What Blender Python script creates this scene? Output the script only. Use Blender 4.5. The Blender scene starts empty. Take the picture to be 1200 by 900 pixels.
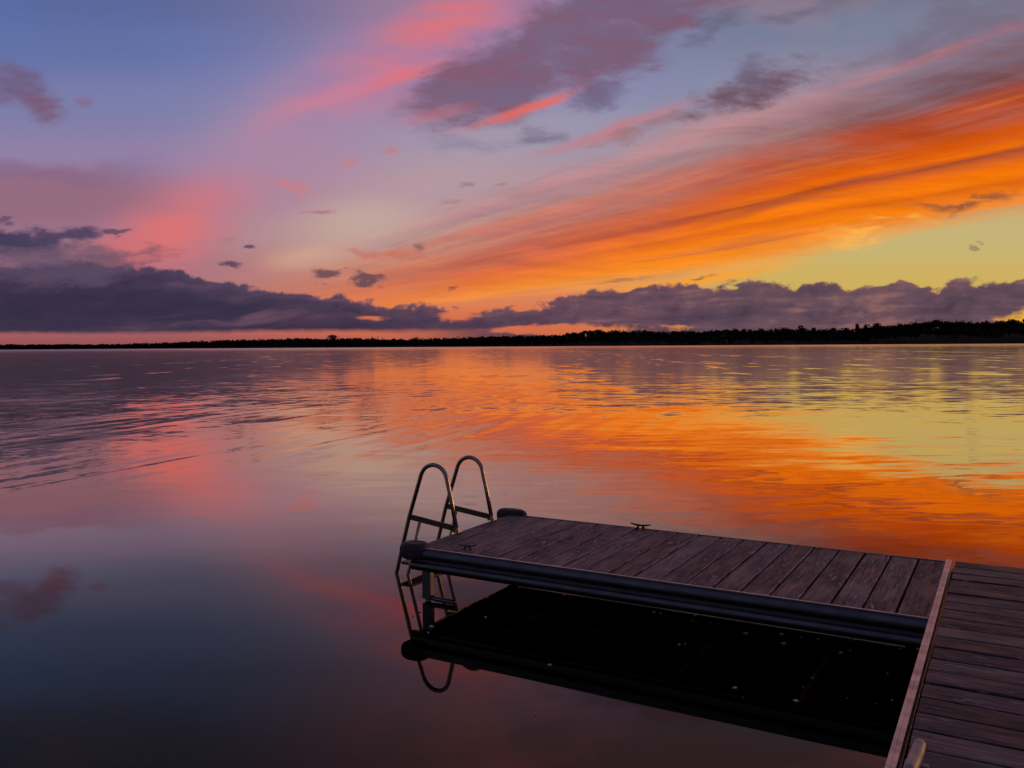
import bpy, bmesh, math, random
from mathutils import Vector, Matrix
random.seed(7)
PI = math.pi
sc = bpy.context.scene
COL = sc.collection

# ------------------------------------------------------------------ camera frame (measured from the photograph)
F_PX = 1005.0                      # focal length in pixels of the 1200 px wide picture
PITCH, ROLL, YAW = 0.0454322, -0.00672786, -0.526833
ZD = 0.442                         # deck height above water
EYE = 1.65 + ZD                    # eye height above water
AX = Vector((math.cos(YAW), math.sin(YAW), 0)); BX = Vector((-AX.y, AX.x, 0))

def cam_axes():
    f = Vector((0, math.cos(PITCH), -math.sin(PITCH))); rt = Vector((1, 0, 0)); u = rt.cross(f)
    return (math.cos(ROLL)*rt + math.sin(ROLL)*u, -math.sin(ROLL)*rt + math.cos(ROLL)*u, f)
RT, UP, FW = cam_axes()
def ray(x, y): return (x-600)/F_PX*RT + (450-y)/F_PX*UP + FW
def px2g(x, y):                    # a sky direction as (east/north, up/north)
    d = ray(x, y); return (d.x/d.y, d.z/d.y)
def at_z(x, y, z=0.0):
    d = ray(x, y); t = (EYE-z)/-d.z; p = d*t; return Vector((p.x, p.y, z))
def LW(x, y, z):
    p = at_z(x, y, z); return p.dot(AX), p.dot(BX)

cd = bpy.data.cameras.new('camera'); cam = bpy.data.objects.new('camera', cd); COL.objects.link(cam)
cd.sensor_fit = 'HORIZONTAL'; cd.sensor_width = 36; cd.lens = 36*F_PX/1200
cd.clip_start = .05; cd.clip_end = 20000
m = Matrix((RT, UP, -FW)).transposed().to_4x4(); m.translation = (0, 0, EYE)
cam.matrix_world = m
sc.camera = cam

# ------------------------------------------------------------------ node helpers
def lin(c):
    r = []
    for v in c[:3]:
        v /= 255.0
        r.append(v/12.92 if v <= .04045 else ((v+.055)/1.055)**2.4)
    return (*r, 1.0)

class G:                            # tiny expression builder over a node tree
    def __init__(s, nt): s.nt = nt
    def new(s, t, **k):
        n = s.nt.nodes.new(t)
        for a, b in k.items(): setattr(n, a, b)
        return n
    def put(s, sock, v):
        if isinstance(v, V): s.nt.links.new(v.s, sock)
        elif isinstance(v, bpy.types.NodeSocket): s.nt.links.new(v, sock)
        else:
            try: sock.default_value = v
            except Exception:
                n = len(sock.default_value); sock.default_value = tuple(v)[:n] if hasattr(v, '__len__') else ((v,)*3+(1,))[:n]
    def math(s, op, a, b=0.0, c=0.0, clamp=False):
        n = s.new('ShaderNodeMath', operation=op, use_clamp=clamp)
        s.put(n.inputs[0], a); s.put(n.inputs[1], b); s.put(n.inputs[2], c)
        return V(s, n.outputs[0])
    def vmath(s, op, a, b=(0, 0, 0), scale=None):
        n = s.new('ShaderNodeVectorMath', operation=op)
        s.put(n.inputs[0], a); s.put(n.inputs[1], b)
        if scale is not None: s.put(n.inputs['Scale'], scale)
        return V(s, n.outputs['Value'] if op in ('LENGTH', 'DOT_PRODUCT') else n.outputs[0])
    def sep(s, v):
        n = s.new('ShaderNodeSeparateXYZ'); s.put(n.inputs[0], v)
        return V(s, n.outputs[0]), V(s, n.outputs[1]), V(s, n.outputs[2])
    def comb(s, x, y, z=0.0):
        n = s.new('ShaderNodeCombineXYZ'); s.put(n.inputs[0], x); s.put(n.inputs[1], y); s.put(n.inputs[2], z)
        return V(s, n.outputs[0])
    def sm(s, v, a, b, lo=0.0, hi=1.0, kind='SMOOTHSTEP'):
        n = s.new('ShaderNodeMapRange', interpolation_type=kind)
        s.put(n.inputs[0], v); s.put(n.inputs[1], a); s.put(n.inputs[2], b); s.put(n.inputs[3], lo); s.put(n.inputs[4], hi)
        return V(s, n.outputs[0])
    def mix(s, f, a, b):
        n = s.new('ShaderNodeMix', data_type='RGBA'); s.put(n.inputs[0], f); s.put(n.inputs[6], a); s.put(n.inputs[7], b)
        return V(s, n.outputs[2])
    def ramp(s, v, stops, interp='LINEAR'):
        n = s.new('ShaderNodeValToRGB'); cr = n.color_ramp; cr.interpolation = interp
        while len(cr.elements) < len(stops): cr.elements.new(.5)
        for e, (p, c) in zip(cr.elements, stops):
            e.position = p; e.color = c if hasattr(c, '__len__') else (c, c, c, 1)
        s.put(n.inputs[0], v); return V(s, n.outputs[0])
    def mix_f(s, f, a, b):
        n = s.new('ShaderNodeMix', data_type='FLOAT'); s.put(n.inputs[0], f); s.put(n.inputs[2], a); s.put(n.inputs[3], b)
        return V(s, n.outputs[0])
    def noise(s, v, scale, detail=4, rough=.55, col=False, dist=0.0, lac=2.0):
        n = s.new('ShaderNodeTexNoise', noise_dimensions='3D')
        s.put(n.inputs['Vector'], v); n.inputs['Scale'].default_value = scale; n.inputs['Detail'].default_value = detail
        n.inputs['Roughness'].default_value = rough; n.inputs['Distortion'].default_value = dist; n.inputs['Lacunarity'].default_value = lac
        return V(s, n.outputs['Color' if col else 'Fac'])
    def mapping(s, v, loc=(0, 0, 0), rot=0.0, scale=(1, 1, 1), kind='POINT'):
        n = s.new('ShaderNodeMapping', vector_type=kind); s.put(n.inputs[0], v)
        n.inputs['Location'].default_value = loc; n.inputs['Rotation'].default_value = (0, 0, rot); n.inputs['Scale'].default_value = scale
        return V(s, n.outputs[0])
class V:
    def __init__(s, g, sock): s.g, s.s = g, sock
    def __add__(s, o): return s.g.math('ADD', s, o)
    __radd__ = __add__
    def __sub__(s, o): return s.g.math('SUBTRACT', s, o)
    def __rsub__(s, o): return s.g.math('SUBTRACT', o, s)
    def __mul__(s, o): return s.g.math('MULTIPLY', s, o)
    __rmul__ = __mul__
    def __truediv__(s, o): return s.g.math('DIVIDE', s, o)
    def max(s, o): return s.g.math('MAXIMUM', s, o)
    def min(s, o): return s.g.math('MINIMUM', s, o)
    def pow(s, o): return s.g.math('POWER', s, o)

# ------------------------------------------------------------------ the sunset sky (world)
SUN_AZ, SUN_EL = math.radians(72), math.radians(1.5)
def build_world():
    w = bpy.data.worlds.new('World'); sc.world = w; w.use_nodes = True
    nt = w.node_tree; nt.nodes.clear(); g = G(nt)
    tc = g.new('ShaderNodeTexCoord')
    d = g.vmath('NORMALIZE', V(g, tc.outputs['Generated']))
    dx, dy, dz = g.sep(d)
    yc = dy.max(.22)
    gx = dx/yc; gy = dz.max(-.02)/yc
    P = g.comb(gx, gy, 0.0)
    K = 1/F_PX
    # soft warps
    nA = g.noise(g.mapping(P, scale=(3.2, 7, 1), rot=-.3), 1.0, 3, .5, col=True)
    cen = lambda c: g.vmath('SUBTRACT', c, (.5, .5, .5))
    PA = g.vmath('ADD', P, g.vmath('SCALE', cen(nA), scale=.075))
    nB = g.noise(g.mapping(P, scale=(10, 19, 1), rot=-.35, loc=(3, 1, 0)), 1.0, 6, .6, col=True)
    PB = g.vmath('ADD', PA, g.vmath('SCALE', cen(nB), scale=.085))
    nBf = g.sep(nB)[0]
    # fine fibres along the streaks
    fib = g.noise(g.mapping(PA, scale=(7, 60, 1), rot=-.30, loc=(1, 5, 0)), 1.0, 5, .62)
    fibw = g.noise(g.mapping(PA, scale=(3, 22, 1), rot=-.36, loc=(7, 2, 0)), 1.0, 4, .6)

    def blob(Pv, x0, y0, x1, y1, wid, inner=0.0, over=0.15):
        """soft ellipse along the line (x0,y0)-(x1,y1) px, half width wid px -> 1 inside, 0 outside"""
        a = px2g(x0, y0); b = px2g(x1, y1)
        cx, cy = (a[0]+b[0])/2, (a[1]+b[1])/2
        L = math.hypot(b[0]-a[0], b[1]-a[1])/2*(1+over); rot = math.atan2(b[1]-a[1], b[0]-a[0])
        q = g.mapping(Pv, loc=(cx, cy, 0), rot=rot, scale=(max(L, K), wid*K, 1), kind='TEXTURE')
        return g.sm(g.vmath('LENGTH', q), 1.0, inner)

    # evaluate the layers one after the other (keeps the shader's working memory small)
    def after(c, v): return g.vmath('ADD', v, g.vmath('SCALE', c, scale=1e-8))
    # --- clear-sky gradients, left and right
    gt = gy/.62
    def vramp(pts):
        st = []
        for y, c in sorted(pts, key=lambda t: -t[0]):
            st.append((min(1, max(0, px2g(600, y)[1]/.62)), lin(c)))
        return g.ramp(gt, st, 'EASE')
    left = vramp([(404, (160, 88, 90)), (375, (170, 104, 106)), (310, (164, 112, 128)), (240, (158, 120, 146)), (180, (146, 128, 166)),
                  (120, (124, 126, 170)), (50, (98, 114, 168)), (0, (88, 108, 164)), (-80, (76, 88, 126)), (-180, (66, 70, 98)), (-330, (54, 56, 76))])
    mid = vramp([(404, (200, 104, 78)), (375, (214, 112, 74)), (350, (220, 130, 88)), (320, (210, 140, 108)), (275, (200, 166, 148)), (220, (176, 150, 160)),
                 (160, (144, 150, 178)), (90, (134, 134, 176)), (0, (132, 122, 160)), (-100, (142, 108, 128)), (-220, (136, 100, 116)), (-330, (110, 86, 104))])
    right = vramp([(404, (232, 150, 36)), (370, (224, 164, 62)), (330, (206, 176, 96)), (285, (198, 180, 118)), (240, (196, 172, 124)),
                   (180, (166, 142, 140)), (100, (132, 138, 164)), (40, (112, 126, 154)), (-20, (112, 114, 134)), (-120, (140, 108, 124)), (-220, (134, 100, 114)), (-330, (100, 82, 98))])
    ax = g.sep(PA)[0]
    c = g.mix(g.sm(ax, px2g(140, 300)[0], px2g(520, 300)[0]), left, mid)
    c = g.mix(g.sm(ax, px2g(620, 300)[0], px2g(930, 300)[0]), c, right)

    P, PA, PB = after(c, P), after(c, PA), after(c, PB)
    # --- high soft cloud above the picture (seen mirrored in the near water)
    hn = g.noise(g.mapping(PA, scale=(3.4, 6.5, 1), rot=-.3, loc=(3, 2, 0)), 1.0, 4, .55)
    hi = g.sm(hn, .42, .62)*g.sm(gy, px2g(600, 110)[1], px2g(600, -190)[1])
    c = g.mix(hi*.72, c, g.mix(g.sm(gx, px2g(250, 0)[0], px2g(620, 0)[0]), lin((104, 90, 106)), lin((226, 132, 134))))
    # --- left veil and its bright salmon belly
    c = g.mix(blob(PA, -160, 240, 250, 232, 62, .35)*.8, c, lin((146, 104, 124)))
    c = g.mix(blob(PB, -200, 205, 210, 200, 22, .2)*.5, c, lin((132, 100, 132)))
    c = g.mix(blob(PA, 60, 345, 330, 190, 80, .0)*.55, c, lin((206, 116, 118)))
    c = g.mix(blob(PA, 90, 350, 310, 205, 66, .0)*g.sm(fibw+(nBf-.5)*.5, .15, .65)*.85, c, lin((230, 112, 104)))
    c = g.mix(blob(PA, 190, 210, 460, 120, 80, .0)*.55, c, lin((172, 136, 164)))
    c = g.mix(blob(PA, 60, 310, 200, 292, 24, .0)*.6, c, lin((206, 112, 112)))
    c = g.mix(blob(PA, 330, 268, 520, 262, 52, .0)*.55, c, lin((206, 186, 160)))
    c = g.mix(blob(PA, 300, 320, 430, 300, 22, .0)*.6, c, lin((222, 180, 140)))
    P, PA, PB = after(c, P), after(c, PA), after(c, PB)
    # --- pink veil at the top
    PM0 = g.vmath('ADD', PA, g.vmath('SCALE', cen(nB), scale=.03))
    veil = blob(PA, 300, 150, 700, -40, 74, .0)
    c = g.mix(blob(PA, 120, 320, 800, -90, 150, .0)*.5, c, lin((180, 130, 158)))
    c = g.mix(blob(PA, 300, 300, 760, 110, 90, .0)*.45, c, lin((188, 156, 160)))
    c = g.mix(veil*.8, c, g.mix(g.sm(fibw, .35, .65), lin((162, 124, 164)), lin((208, 120, 142))))
    c = g.mix(blob(PM0, 420, 78, 600, -30, 50, .0)*g.sm(fib, .28, .66)*.8, c, lin((228, 114, 112)))
    c = g.mix(blob(PA, 270, 165, 520, 60, 18, .0)*.6, c, lin((214, 126, 146)))
    c = g.mix(blob(PA, 400, 120, 520, 60, 14, .0)*.6, c, lin((232, 110, 110)))

    # --- the fan of streaks rising from the left horizon
    V0 = px2g(60, 404.5)
    wx, wy, _ = g.sep(PA)
    s = (gy*.86+wy*.14-V0[1])/(gx-V0[0]).max(.06)
    wob = g.noise(g.mapping(P, scale=(2.4, 2.4, 1), loc=(4, 9, 0)), 1.0, 2)
    s = s+(wob-.5)*.012
    lr = g.math('LOGARITHM', (gx-V0[0]).max(.06), 2.0)
    st1 = g.noise(g.comb(s*34.0, lr*1.3, 0.0), 1.0, 6, .6)
    st2 = g.noise(g.comb(s*120.0, lr*3.0, 3.0), 1.0, 5, .65)
    rr = gx-V0[0]
    sj = s+(st1-.5)*.030+(st2-.5)*.010
    S0, S1 = .09, .42
    fr = lambda v: (v-S0)/(S1-S0)
    sn = (sj-S0)/(S1-S0)
    cen_t = g.noise(g.mapping(PA, scale=(5, 62, 1), rot=-.22, loc=(6, 6, 0)), 1.0, 7, .68)
    band = g.ramp(sn, [(fr(.107), lin((252, 158, 60))), (fr(.132), lin((252, 138, 26))), (fr(.150), lin((248, 126, 10))), (fr(.163), lin((222, 104, 20))),
                       (fr(.172), lin((248, 122, 10))), (fr(.182), lin((240, 110, 8))), (fr(.191), lin((176, 76, 28))), (fr(.200), lin((232, 104, 8))), (fr(.214), lin((212, 86, 10))),
                       (fr(.236), lin((182, 72, 28))), (fr(.252), lin((184, 76, 44))), (fr(.270), lin((126, 76, 76))), (fr(.288), lin((126, 86, 94))), (fr(.306), lin((138, 100, 110))),
                       (fr(.317), lin((180, 112, 114))), (fr(.330), lin((130, 110, 128))), (fr(.40), lin((120, 120, 146)))])
    soft = g.ramp(sn, [(fr(.095), lin((238, 140, 66))), (fr(.14), lin((232, 118, 60))), (fr(.17), lin((214, 106, 74))), (fr(.195), lin((190, 96, 80))), (fr(.215), lin((206, 112, 88))),
                       (fr(.238), lin((188, 112, 104))), (fr(.262), lin((202, 124, 110))), (fr(.29), lin((174, 132, 138))), (fr(.317), lin((194, 140, 144))),
                       (fr(.40), lin((160, 146, 164)))])
    sl = sn-g.sm(rr, 640*K, 1160*K)*(.034/(S1-S0))
    alo = g.ramp(sl, [(fr(.090), 0.0), (fr(.108), .85), (fr(.122), 1.0)])
    ahi = g.ramp(sn, [(fr(.30), 1.0), (fr(.318), .85), (fr(.35), .3), (fr(.41), 0.0)])
    streak = g.mix(g.sm(rr+(nBf-.5)*.25+(.2-s)*2.0, 500*K, 900*K), soft, band)
    streak = g.mix(g.sm(st2, .5, .72)*.22*g.sm(sn, fr(.29), fr(.25)), streak, lin((255, 148, 56)))
    streak = g.mix(g.sm(st1+(st2-.5)*.5, .5, .26)*.42, streak, lin((134, 76, 84)))
    a = g.sep(alo)[0]*g.sep(ahi)[0]*g.sm(rr+(st1-.5)*.35, 200*K, 560*K)
    a = a*g.sm(s, .5, .40)*g.mix_f(g.sm(s, .20, .27), 1.0, g.sm(st1*.55+fibw*.45, .36, .56, .45, 1.0))
    streak = g.vmath('SCALE', streak, scale=g.sm(cen_t+(nBf-.5)*.2, .25, .75, .86, 1.10))
    c = g.mix(a, c, streak)
    P, PA, PB = after(c, P), after(c, PA), after(c, PB)
    # cream ragged fringe under the orange
    c = g.mix(blob(PB, 930, 285, 1130, 262, 12, .0)*g.sm(fib, .42, .6)*.9, c, lin((255, 186, 84)))
    c = g.mix(blob(PA, 640, 352, 960, 300, 13, .0)*g.sm(fibw, .35, .6)*.8, c, lin((255, 160, 38)))
    # dark streaks inside the orange
    c = g.mix(blob(PA, 800, 268, 1010, 226, 7, .0)*.55, c, lin((140, 72, 56)))
    c = g.mix(blob(PB, 1050, 246, 1210, 228, 11, .1)*g.sm(fib, .35, .55)*.9, c, lin((140, 84, 62)))
    # pink line below the blue
    c = g.mix(blob(PA, 590, 190, 830, 112, 13, .0)*.75, c, lin((196, 122, 128)))

    P, PA, PB = after(c, P), after(c, PA), after(c, PB)
    # --- ragged dark mauve cloud at the top
    def wisp(Pv, x0, y0, x1, y1, wd, tex, hard=1.35):
        b_ = blob(Pv, x0, y0, x1, y1, wd*1.1, .0, .85)
        return g.sm(b_*1.15+g.sm(tex, .28, .72, -.62, .62, 'LINEAR')*g.sm(b_, .0, .35), .22, hard)
    PM = g.vmath('ADD', PA, g.vmath('SCALE', cen(nB), scale=.05))
    ragS = g.noise(g.mapping(PA, scale=(32, 90, 1), rot=-.25, loc=(2, 8, 0)), 1.0, 5, .62)
    rag = g.noise(g.mapping(PA, scale=(15, 36, 1), rot=-.4, loc=(2, 8, 0)), 1.0, 7, .66)
    cu_ = g.noise(g.mapping(PB, scale=(6, 12, 1), rot=-.4, loc=(6, 3, 0)), 1.0, 3, .5)
    m0 = blob(PA, 440, 142, 720, 36, 76, .2, .12).max(blob(PB, 540, 100, 900, -60, 96, .25, .1))
    m1 = g.sm(m0*1.3+g.sm(rag*.75+cu_*.25, .3, .7, -.6, .6, 'LINEAR')*g.sm(m0, .0, .3), .08, 1.2)
    mc = g.mix(g.sm(fibw*.6+rag*.7+gx*.25, .52, .86), lin((114, 96, 124)), lin((128, 84, 104)))
    c = g.mix(m1*.90, c, mc)
    c = g.mix(blob(PA, 520, 158, 690, 96, 8, .0)*g.sm(fib, .25, .5)*.95, c, lin((222, 108, 100)))
    c = g.mix(blob(PA, 600, 130, 670, 108, 5, .0)*.8, c, lin((232, 104, 92)))
    c = g.mix(blob(PA, 455, 150, 560, 118, 11, .0)*.55, c, lin((190, 108, 122)))
    for x0, y0, x1, y1, wd, cc, al in [(590, 160, 660, 150, 13, (116, 100, 126), .75), (660, 118, 725, 104, 16, (112, 100, 130), .85), (500, 168, 600, 168, 9, (130, 126, 154), .5),
                                       (780, 140, 960, 66, 17, (112, 84, 100), 1.0), (850, 92, 900, 76, 16, (108, 96, 118), .8), (690, 166, 800, 132, 8, (160, 104, 108), .6),
                                       (830, 28, 880, 8, 16, (104, 98, 124), .8), (890, 14, 980, -10, 12, (108, 100, 122), .7), (805, 50, 850, 34, 10, (104, 98, 124), .6),
                                       (1000, 70, 1240, -10, 26, (116, 102, 122), .55)]:
        c = g.mix(wisp(PM, x0, y0, x1, y1, wd*1.8, rag if wd > 11 else ragS)*al, c, lin(cc)); PM = after(c, PM)
    P, PA, PB = after(c, P), after(c, PA), after(c, PB)
    # --- small cloud at the upper left
    rag2 = g.noise(g.mapping(PA, scale=(14, 40, 1), rot=.35, loc=(3, 8, 0)), 1.0, 7, .66)
    for x0, y0, x1, y1, wd, cc, al in [(-30, 78, 76, 112, 17, (112, 92, 126), 1.0), (30, 112, 84, 124, 12, (122, 88, 116), .95), (100, 112, 120, 114, 7, (132, 104, 138), .8),
                                       (-40, 108, 30, 112, 9, (118, 100, 140), .8)]:
        c = g.mix(wisp(PM, x0, y0, x1, y1, wd*1.8, rag2*.55+ragS*.45, 1.45)*al, c, lin(cc))
    P, PA, PB = after(c, P), after(c, PA), after(c, PB)
    # --- small salmon puffs
    for x0, y0, x1, y1, wd, cc, al in [(315, 216, 380, 220, 8, (204, 122, 128), .65), (356, 252, 392, 250, 5, (176, 112, 114), .9), (398, 183, 422, 180, 6, (196, 128, 136), .8),
                                       (445, 172, 472, 172, 5, (190, 128, 134), .8), (545, 213, 562, 209, 5, (146, 118, 126), .8), (578, 214, 596, 211, 3, (150, 120, 128), .7),
                                       (520, 240, 548, 241, 4, (164, 126, 128), .7), (480, 282, 500, 281, 4, (130, 96, 94), .8), (400, 300, 520, 286, 6, (196, 110, 92), .7),
                                       (250, 282, 280, 281, 4, (170, 126, 120), .7)]:
        c = g.mix(wisp(PM, x0, y0, x1, y1, wd*2.0, ragS, 1.3)*al, c, lin(cc)); PM = after(c, PM)

    P, PA, PB = after(c, P), after(c, PA), after(c, PB)
    # --- low cumulus banks along the horizon
    def bill(v, sc_, d, off=(0, 0)):
        n_ = g.noise(g.mapping(v, scale=(sc_[0], sc_[1], 1), loc=(5+off[0], 3+off[1], 0)), 1.0, d, .56, dist=.25)
        return n_
    PC = g.vmath('ADD', P, g.vmath('SCALE', cen(nB), scale=.02))
    cu = bill(PC, (15, 26), 7)
    cuS = bill(PC, (15, 26), 5, (.10, -.16))
    cu2 = g.noise(g.mapping(PC, scale=(52, 70, 1), loc=(9, 4, 0)), 1.0, 4, .55)
    cu3 = g.math('ABSOLUTE', g.noise(g.mapping(PC, scale=(34, 44, 1), loc=(2, 4, 0)), 1.0, 3, .5)*2.0-1.0)
    lay = g.noise(g.mapping(PA, scale=(6, 55, 1), loc=(1, 2, 0)), 1.0, 6, .58)
    tops = [(-700, 310), (-300, 304), (-100, 302), (0, 304), (60, 302), (112, 304), (138, 308), (170, 311), (215, 317), (255, 329), (300, 336), (350, 342), (400, 349), (440, 357),
            (480, 363), (530, 367), (565, 367), (592, 363), (622, 357), (655, 351), (700, 344), (745, 341), (785, 338), (850, 339), (893, 340), (930, 342), (952, 337), (1010, 345),
            (1055, 341), (1110, 337), (1200, 331), (1700, 322)]
    X0, X1 = -1.3, 1.15
    st = [((px2g(x, 400)[0]-X0)/(X1-X0), (404.5-y)/150.0) for x, y in tops]
    top = g.sep(g.ramp((gx-X0)/(X1-X0), st))[0]*(150*K)
    hy = gy
    lft = g.sm(gx, px2g(620, 400)[0], px2g(360, 400)[0])
    edge = top+(cu-.5)*(g.sm(lft, 0, 1, 62, 40, 'LINEAR')*K)+(cu2-.5)*(16*K)+(.25-cu3)*(12*K)-hy
    for x, y, rx, ry in [(871, 336, 15, 14), (849, 340, 9, 12), (950, 339, 26, 12), (1057, 341, 18, 10), (775, 340, 34, 9)]:      # taller heads of the bank
        b_ = blob(PC, x-rx, y, x+rx, y, ry*2.0, 0.0, .5)
        edge = edge+b_*(9*K)
    dens = g.sm(edge, -1.5*K, 4.5*K)
    # openings where the glow shows through
    hole = None
    for x0, x1, y, h, al in [(495, 572, 372, 7, 1.0), (405, 470, 372, 3.5, .8), (500, 830, 388, 5.5, 1.2), (755, 830, 386, 5, .75), (1150, 1330, 373, 11, 1.4), (585, 640, 362, 4, 1.0),
                             ]:
        b_ = blob(PC, x0, y, x1, y, h*2.1, .0)*al
        hole = b_ if hole is None else hole.max(b_)
    hole = g.sm(hole*1.15+g.sm(lay*.6+cu2*.25+cu*.25, .40, .66, -.75, .5, 'LINEAR')*g.sm(hole, .0, .35), .28, .95)
    lowL = g.sm(hy+(lay-.5)*(9*K)+(cu2-.5)*(4*K), px2g(100, 393)[1]-K, px2g(100, 386)[1])
    lowf = g.mix(g.sm(gx, px2g(430, 400)[0], px2g(620, 400)[0]), lowL, 1.0)
    dens = dens*(1-hole)*g.sep(lowf)[0]
    inL = g.ramp(g.math('ADD', lay*.75+cu*.35, cu2*.12), [(.36, lin((40, 42, 65))), (.53, lin((48, 47, 72))), (.66, lin((68, 59, 84))), (.78, lin((110, 82, 100)))])
    inR = g.ramp(g.math('ADD', lay*.65+cu*.4, cu2*.15), [(.40, lin((62, 51, 74))), (.53, lin((78, 61, 82))), (.64, lin((99, 74, 90))), (.76, lin((150, 104, 100)))])
    ins = g.mix(g.sm(gx, px2g(380, 400)[0], px2g(720, 400)[0]), inL, inR)
    rim = g.sm(edge, 12*K, 0.0)
    ins = g.mix(g.sm(cu-cuS+(cu2-.5)*.12, .03, .24)*g.sm(lft, 0, 1, .5, .22, 'LINEAR'), ins, g.mix(.5, ins, lin((150, 106, 116))))
    ins = g.mix(g.sm(cu-cuS, -.03, -.2)*g.sm(lft, 0, 1, .5, .2, 'LINEAR'), ins, lin((44, 40, 62)))
    ins = g.mix(rim*.45, ins, g.mix(g.sm(gx, px2g(250, 400)[0], px2g(620, 400)[0]), lin((104, 78, 104)), lin((128, 84, 92))))
    ins = g.mix(lft*g.sm(edge+(lay-.5)*(30*K), 8*K, 34*K)*.55, ins, lin((45, 43, 66)))
    # darkest core at the left, low paler haze under it
    ins = g.mix(blob(PA, -150, 352, 250, 368, 30, .1)*.45, ins, lin((42, 40, 66)))
    ins = g.mix(blob(PA, 150, 366, 420, 372, 13, .0)*g.sm(lay, .45, .62)*.8, ins, lin((112, 80, 100)))
    c = g.mix(dens*.97, c, ins)
    c = g.mix(g.sm(hy, px2g(100, 404)[1], px2g(100, 386)[1], 1, 0)*g.sm(gx, px2g(620, 400)[0], px2g(200, 400)[0])*.5, c, lin((142, 78, 84)))
    P, PA, PB = after(c, P), after(c, PA), after(c, PB)
    for x0, y0, x1, y1, wd, cc, al in [(-60, 318, 190, 312, 17, (92, 76, 100), .75), (-80, 288, 70, 291, 17, (70, 62, 90), 1.0), (20, 283, 110, 287, 9, (78, 66, 94), .95), (-60, 302, 160, 303, 9, (112, 88, 110), .7)]:
        c = g.mix(wisp(PM, x0, y0, x1, y1, wd*1.5, rag2*.5+ragS*.5, 1.0)*al, c, lin(cc))
    # --- scud
    for x0, y0, x1, y1, wd, al in [(252, 322, 286, 322, 5, 1), (284, 298, 303, 297, 4, 1), (366, 326, 402, 326, 5, .95), (406, 327, 452, 330, 5, 1), (516, 340, 535, 339, 4.5, 1),
                                   (108, 282, 140, 284, 3, .9), (-5, 266, 18, 267, 3, .8), (800, 322, 830, 318, 3, .8), (845, 320, 862, 322, 3, .6), (884, 331, 916, 332, 3, .9),
                                   (1138, 292, 1148, 292, 2.5, .5), (1146, 284, 1156, 283, 3, .6), (700, 318, 760, 312, 3, .4)]:
        c = g.mix(wisp(PM, x0, y0, x1, y1, wd*1.8, ragS, 1.05)*al*.92, c, lin((98, 72, 84)) if x0 > 300 else lin((88, 70, 96)))

    # --- the rest of the dome: a dusk sky, physical sky texture plus its mauve afterglow
    sky = g.new('ShaderNodeTexSky', sky_type='NISHITA', sun_disc=False)
    sky.sun_elevation = SUN_EL; sky.sun_rotation = SUN_AZ; sky.altitude = 100; sky.dust_density = 2.0
    dome = g.ramp(dz, [(0, lin((66, 62, 90))), (.12, lin((78, 78, 114))), (.35, lin((84, 82, 116))), (1, lin((82, 76, 102)))])
    dome = g.mix(.5, dome, g.vmath('SCALE', V(g, sky.outputs[0]), scale=.055))
    front = g.sm(dy+(nBf-.5)*.12, .22, .52)*g.sm(dz, .66, .42)
    c = g.mix(front, dome, c)
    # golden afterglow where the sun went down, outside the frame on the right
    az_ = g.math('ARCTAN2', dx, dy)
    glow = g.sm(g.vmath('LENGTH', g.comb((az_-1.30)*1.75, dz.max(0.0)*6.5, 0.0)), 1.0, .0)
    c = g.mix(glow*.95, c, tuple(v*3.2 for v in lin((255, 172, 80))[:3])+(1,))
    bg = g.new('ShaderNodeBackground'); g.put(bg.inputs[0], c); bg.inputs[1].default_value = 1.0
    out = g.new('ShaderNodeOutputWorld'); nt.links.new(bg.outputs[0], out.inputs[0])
    w.cycles.sampling_method = 'MANUAL'; w.cycles.sample_map_resolution = 512
build_world()

ld = bpy.data.lights.new('sun', 'SUN'); ld.energy = .22; ld.angle = math.radians(9); ld.color = (1, .55, .22)
lo = bpy.data.objects.new('sun', ld); COL.objects.link(lo)
sd = Vector((math.sin(SUN_AZ)*math.cos(SUN_EL+.06), math.cos(SUN_AZ)*math.cos(SUN_EL+.06), math.sin(SUN_EL+.06)))
lo.rotation_euler = (-sd).to_track_quat('-Z', 'Y').to_euler(); lo.location = sd*50

# ------------------------------------------------------------------ materials
def mat(name):
    m = bpy.data.materials.new(name); m.use_nodes = True; nt = m.node_tree; nt.nodes.clear()
    g = G(nt); out = g.new('ShaderNodeOutputMaterial'); return m, g, out
def principled(g, out, col, rough=.6, metal=0.0, spec=.5, normal=None):
    p = g.new('ShaderNodeBsdfPrincipled')
    g.put(p.inputs['Base Color'], col); g.put(p.inputs['Roughness'], rough); g.put(p.inputs['Metallic'], metal)
    p.inputs['Specular IOR Level'].default_value = spec
    if normal is not None: g.put(p.inputs['Normal'], normal)
    g.nt.links.new(p.outputs[0], out.inputs[0]); return p
def bump(g, h, strength=.3, dist=.01):
    n = g.new('ShaderNodeBump'); n.inputs['Strength'].default_value = strength; n.inputs['Distance'].default_value = dist
    g.put(n.inputs['Height'], h); return V(g, n.outputs[0])
def objco(g): return V(g, g.new('ShaderNodeTexCoord').outputs['Object'])

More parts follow.
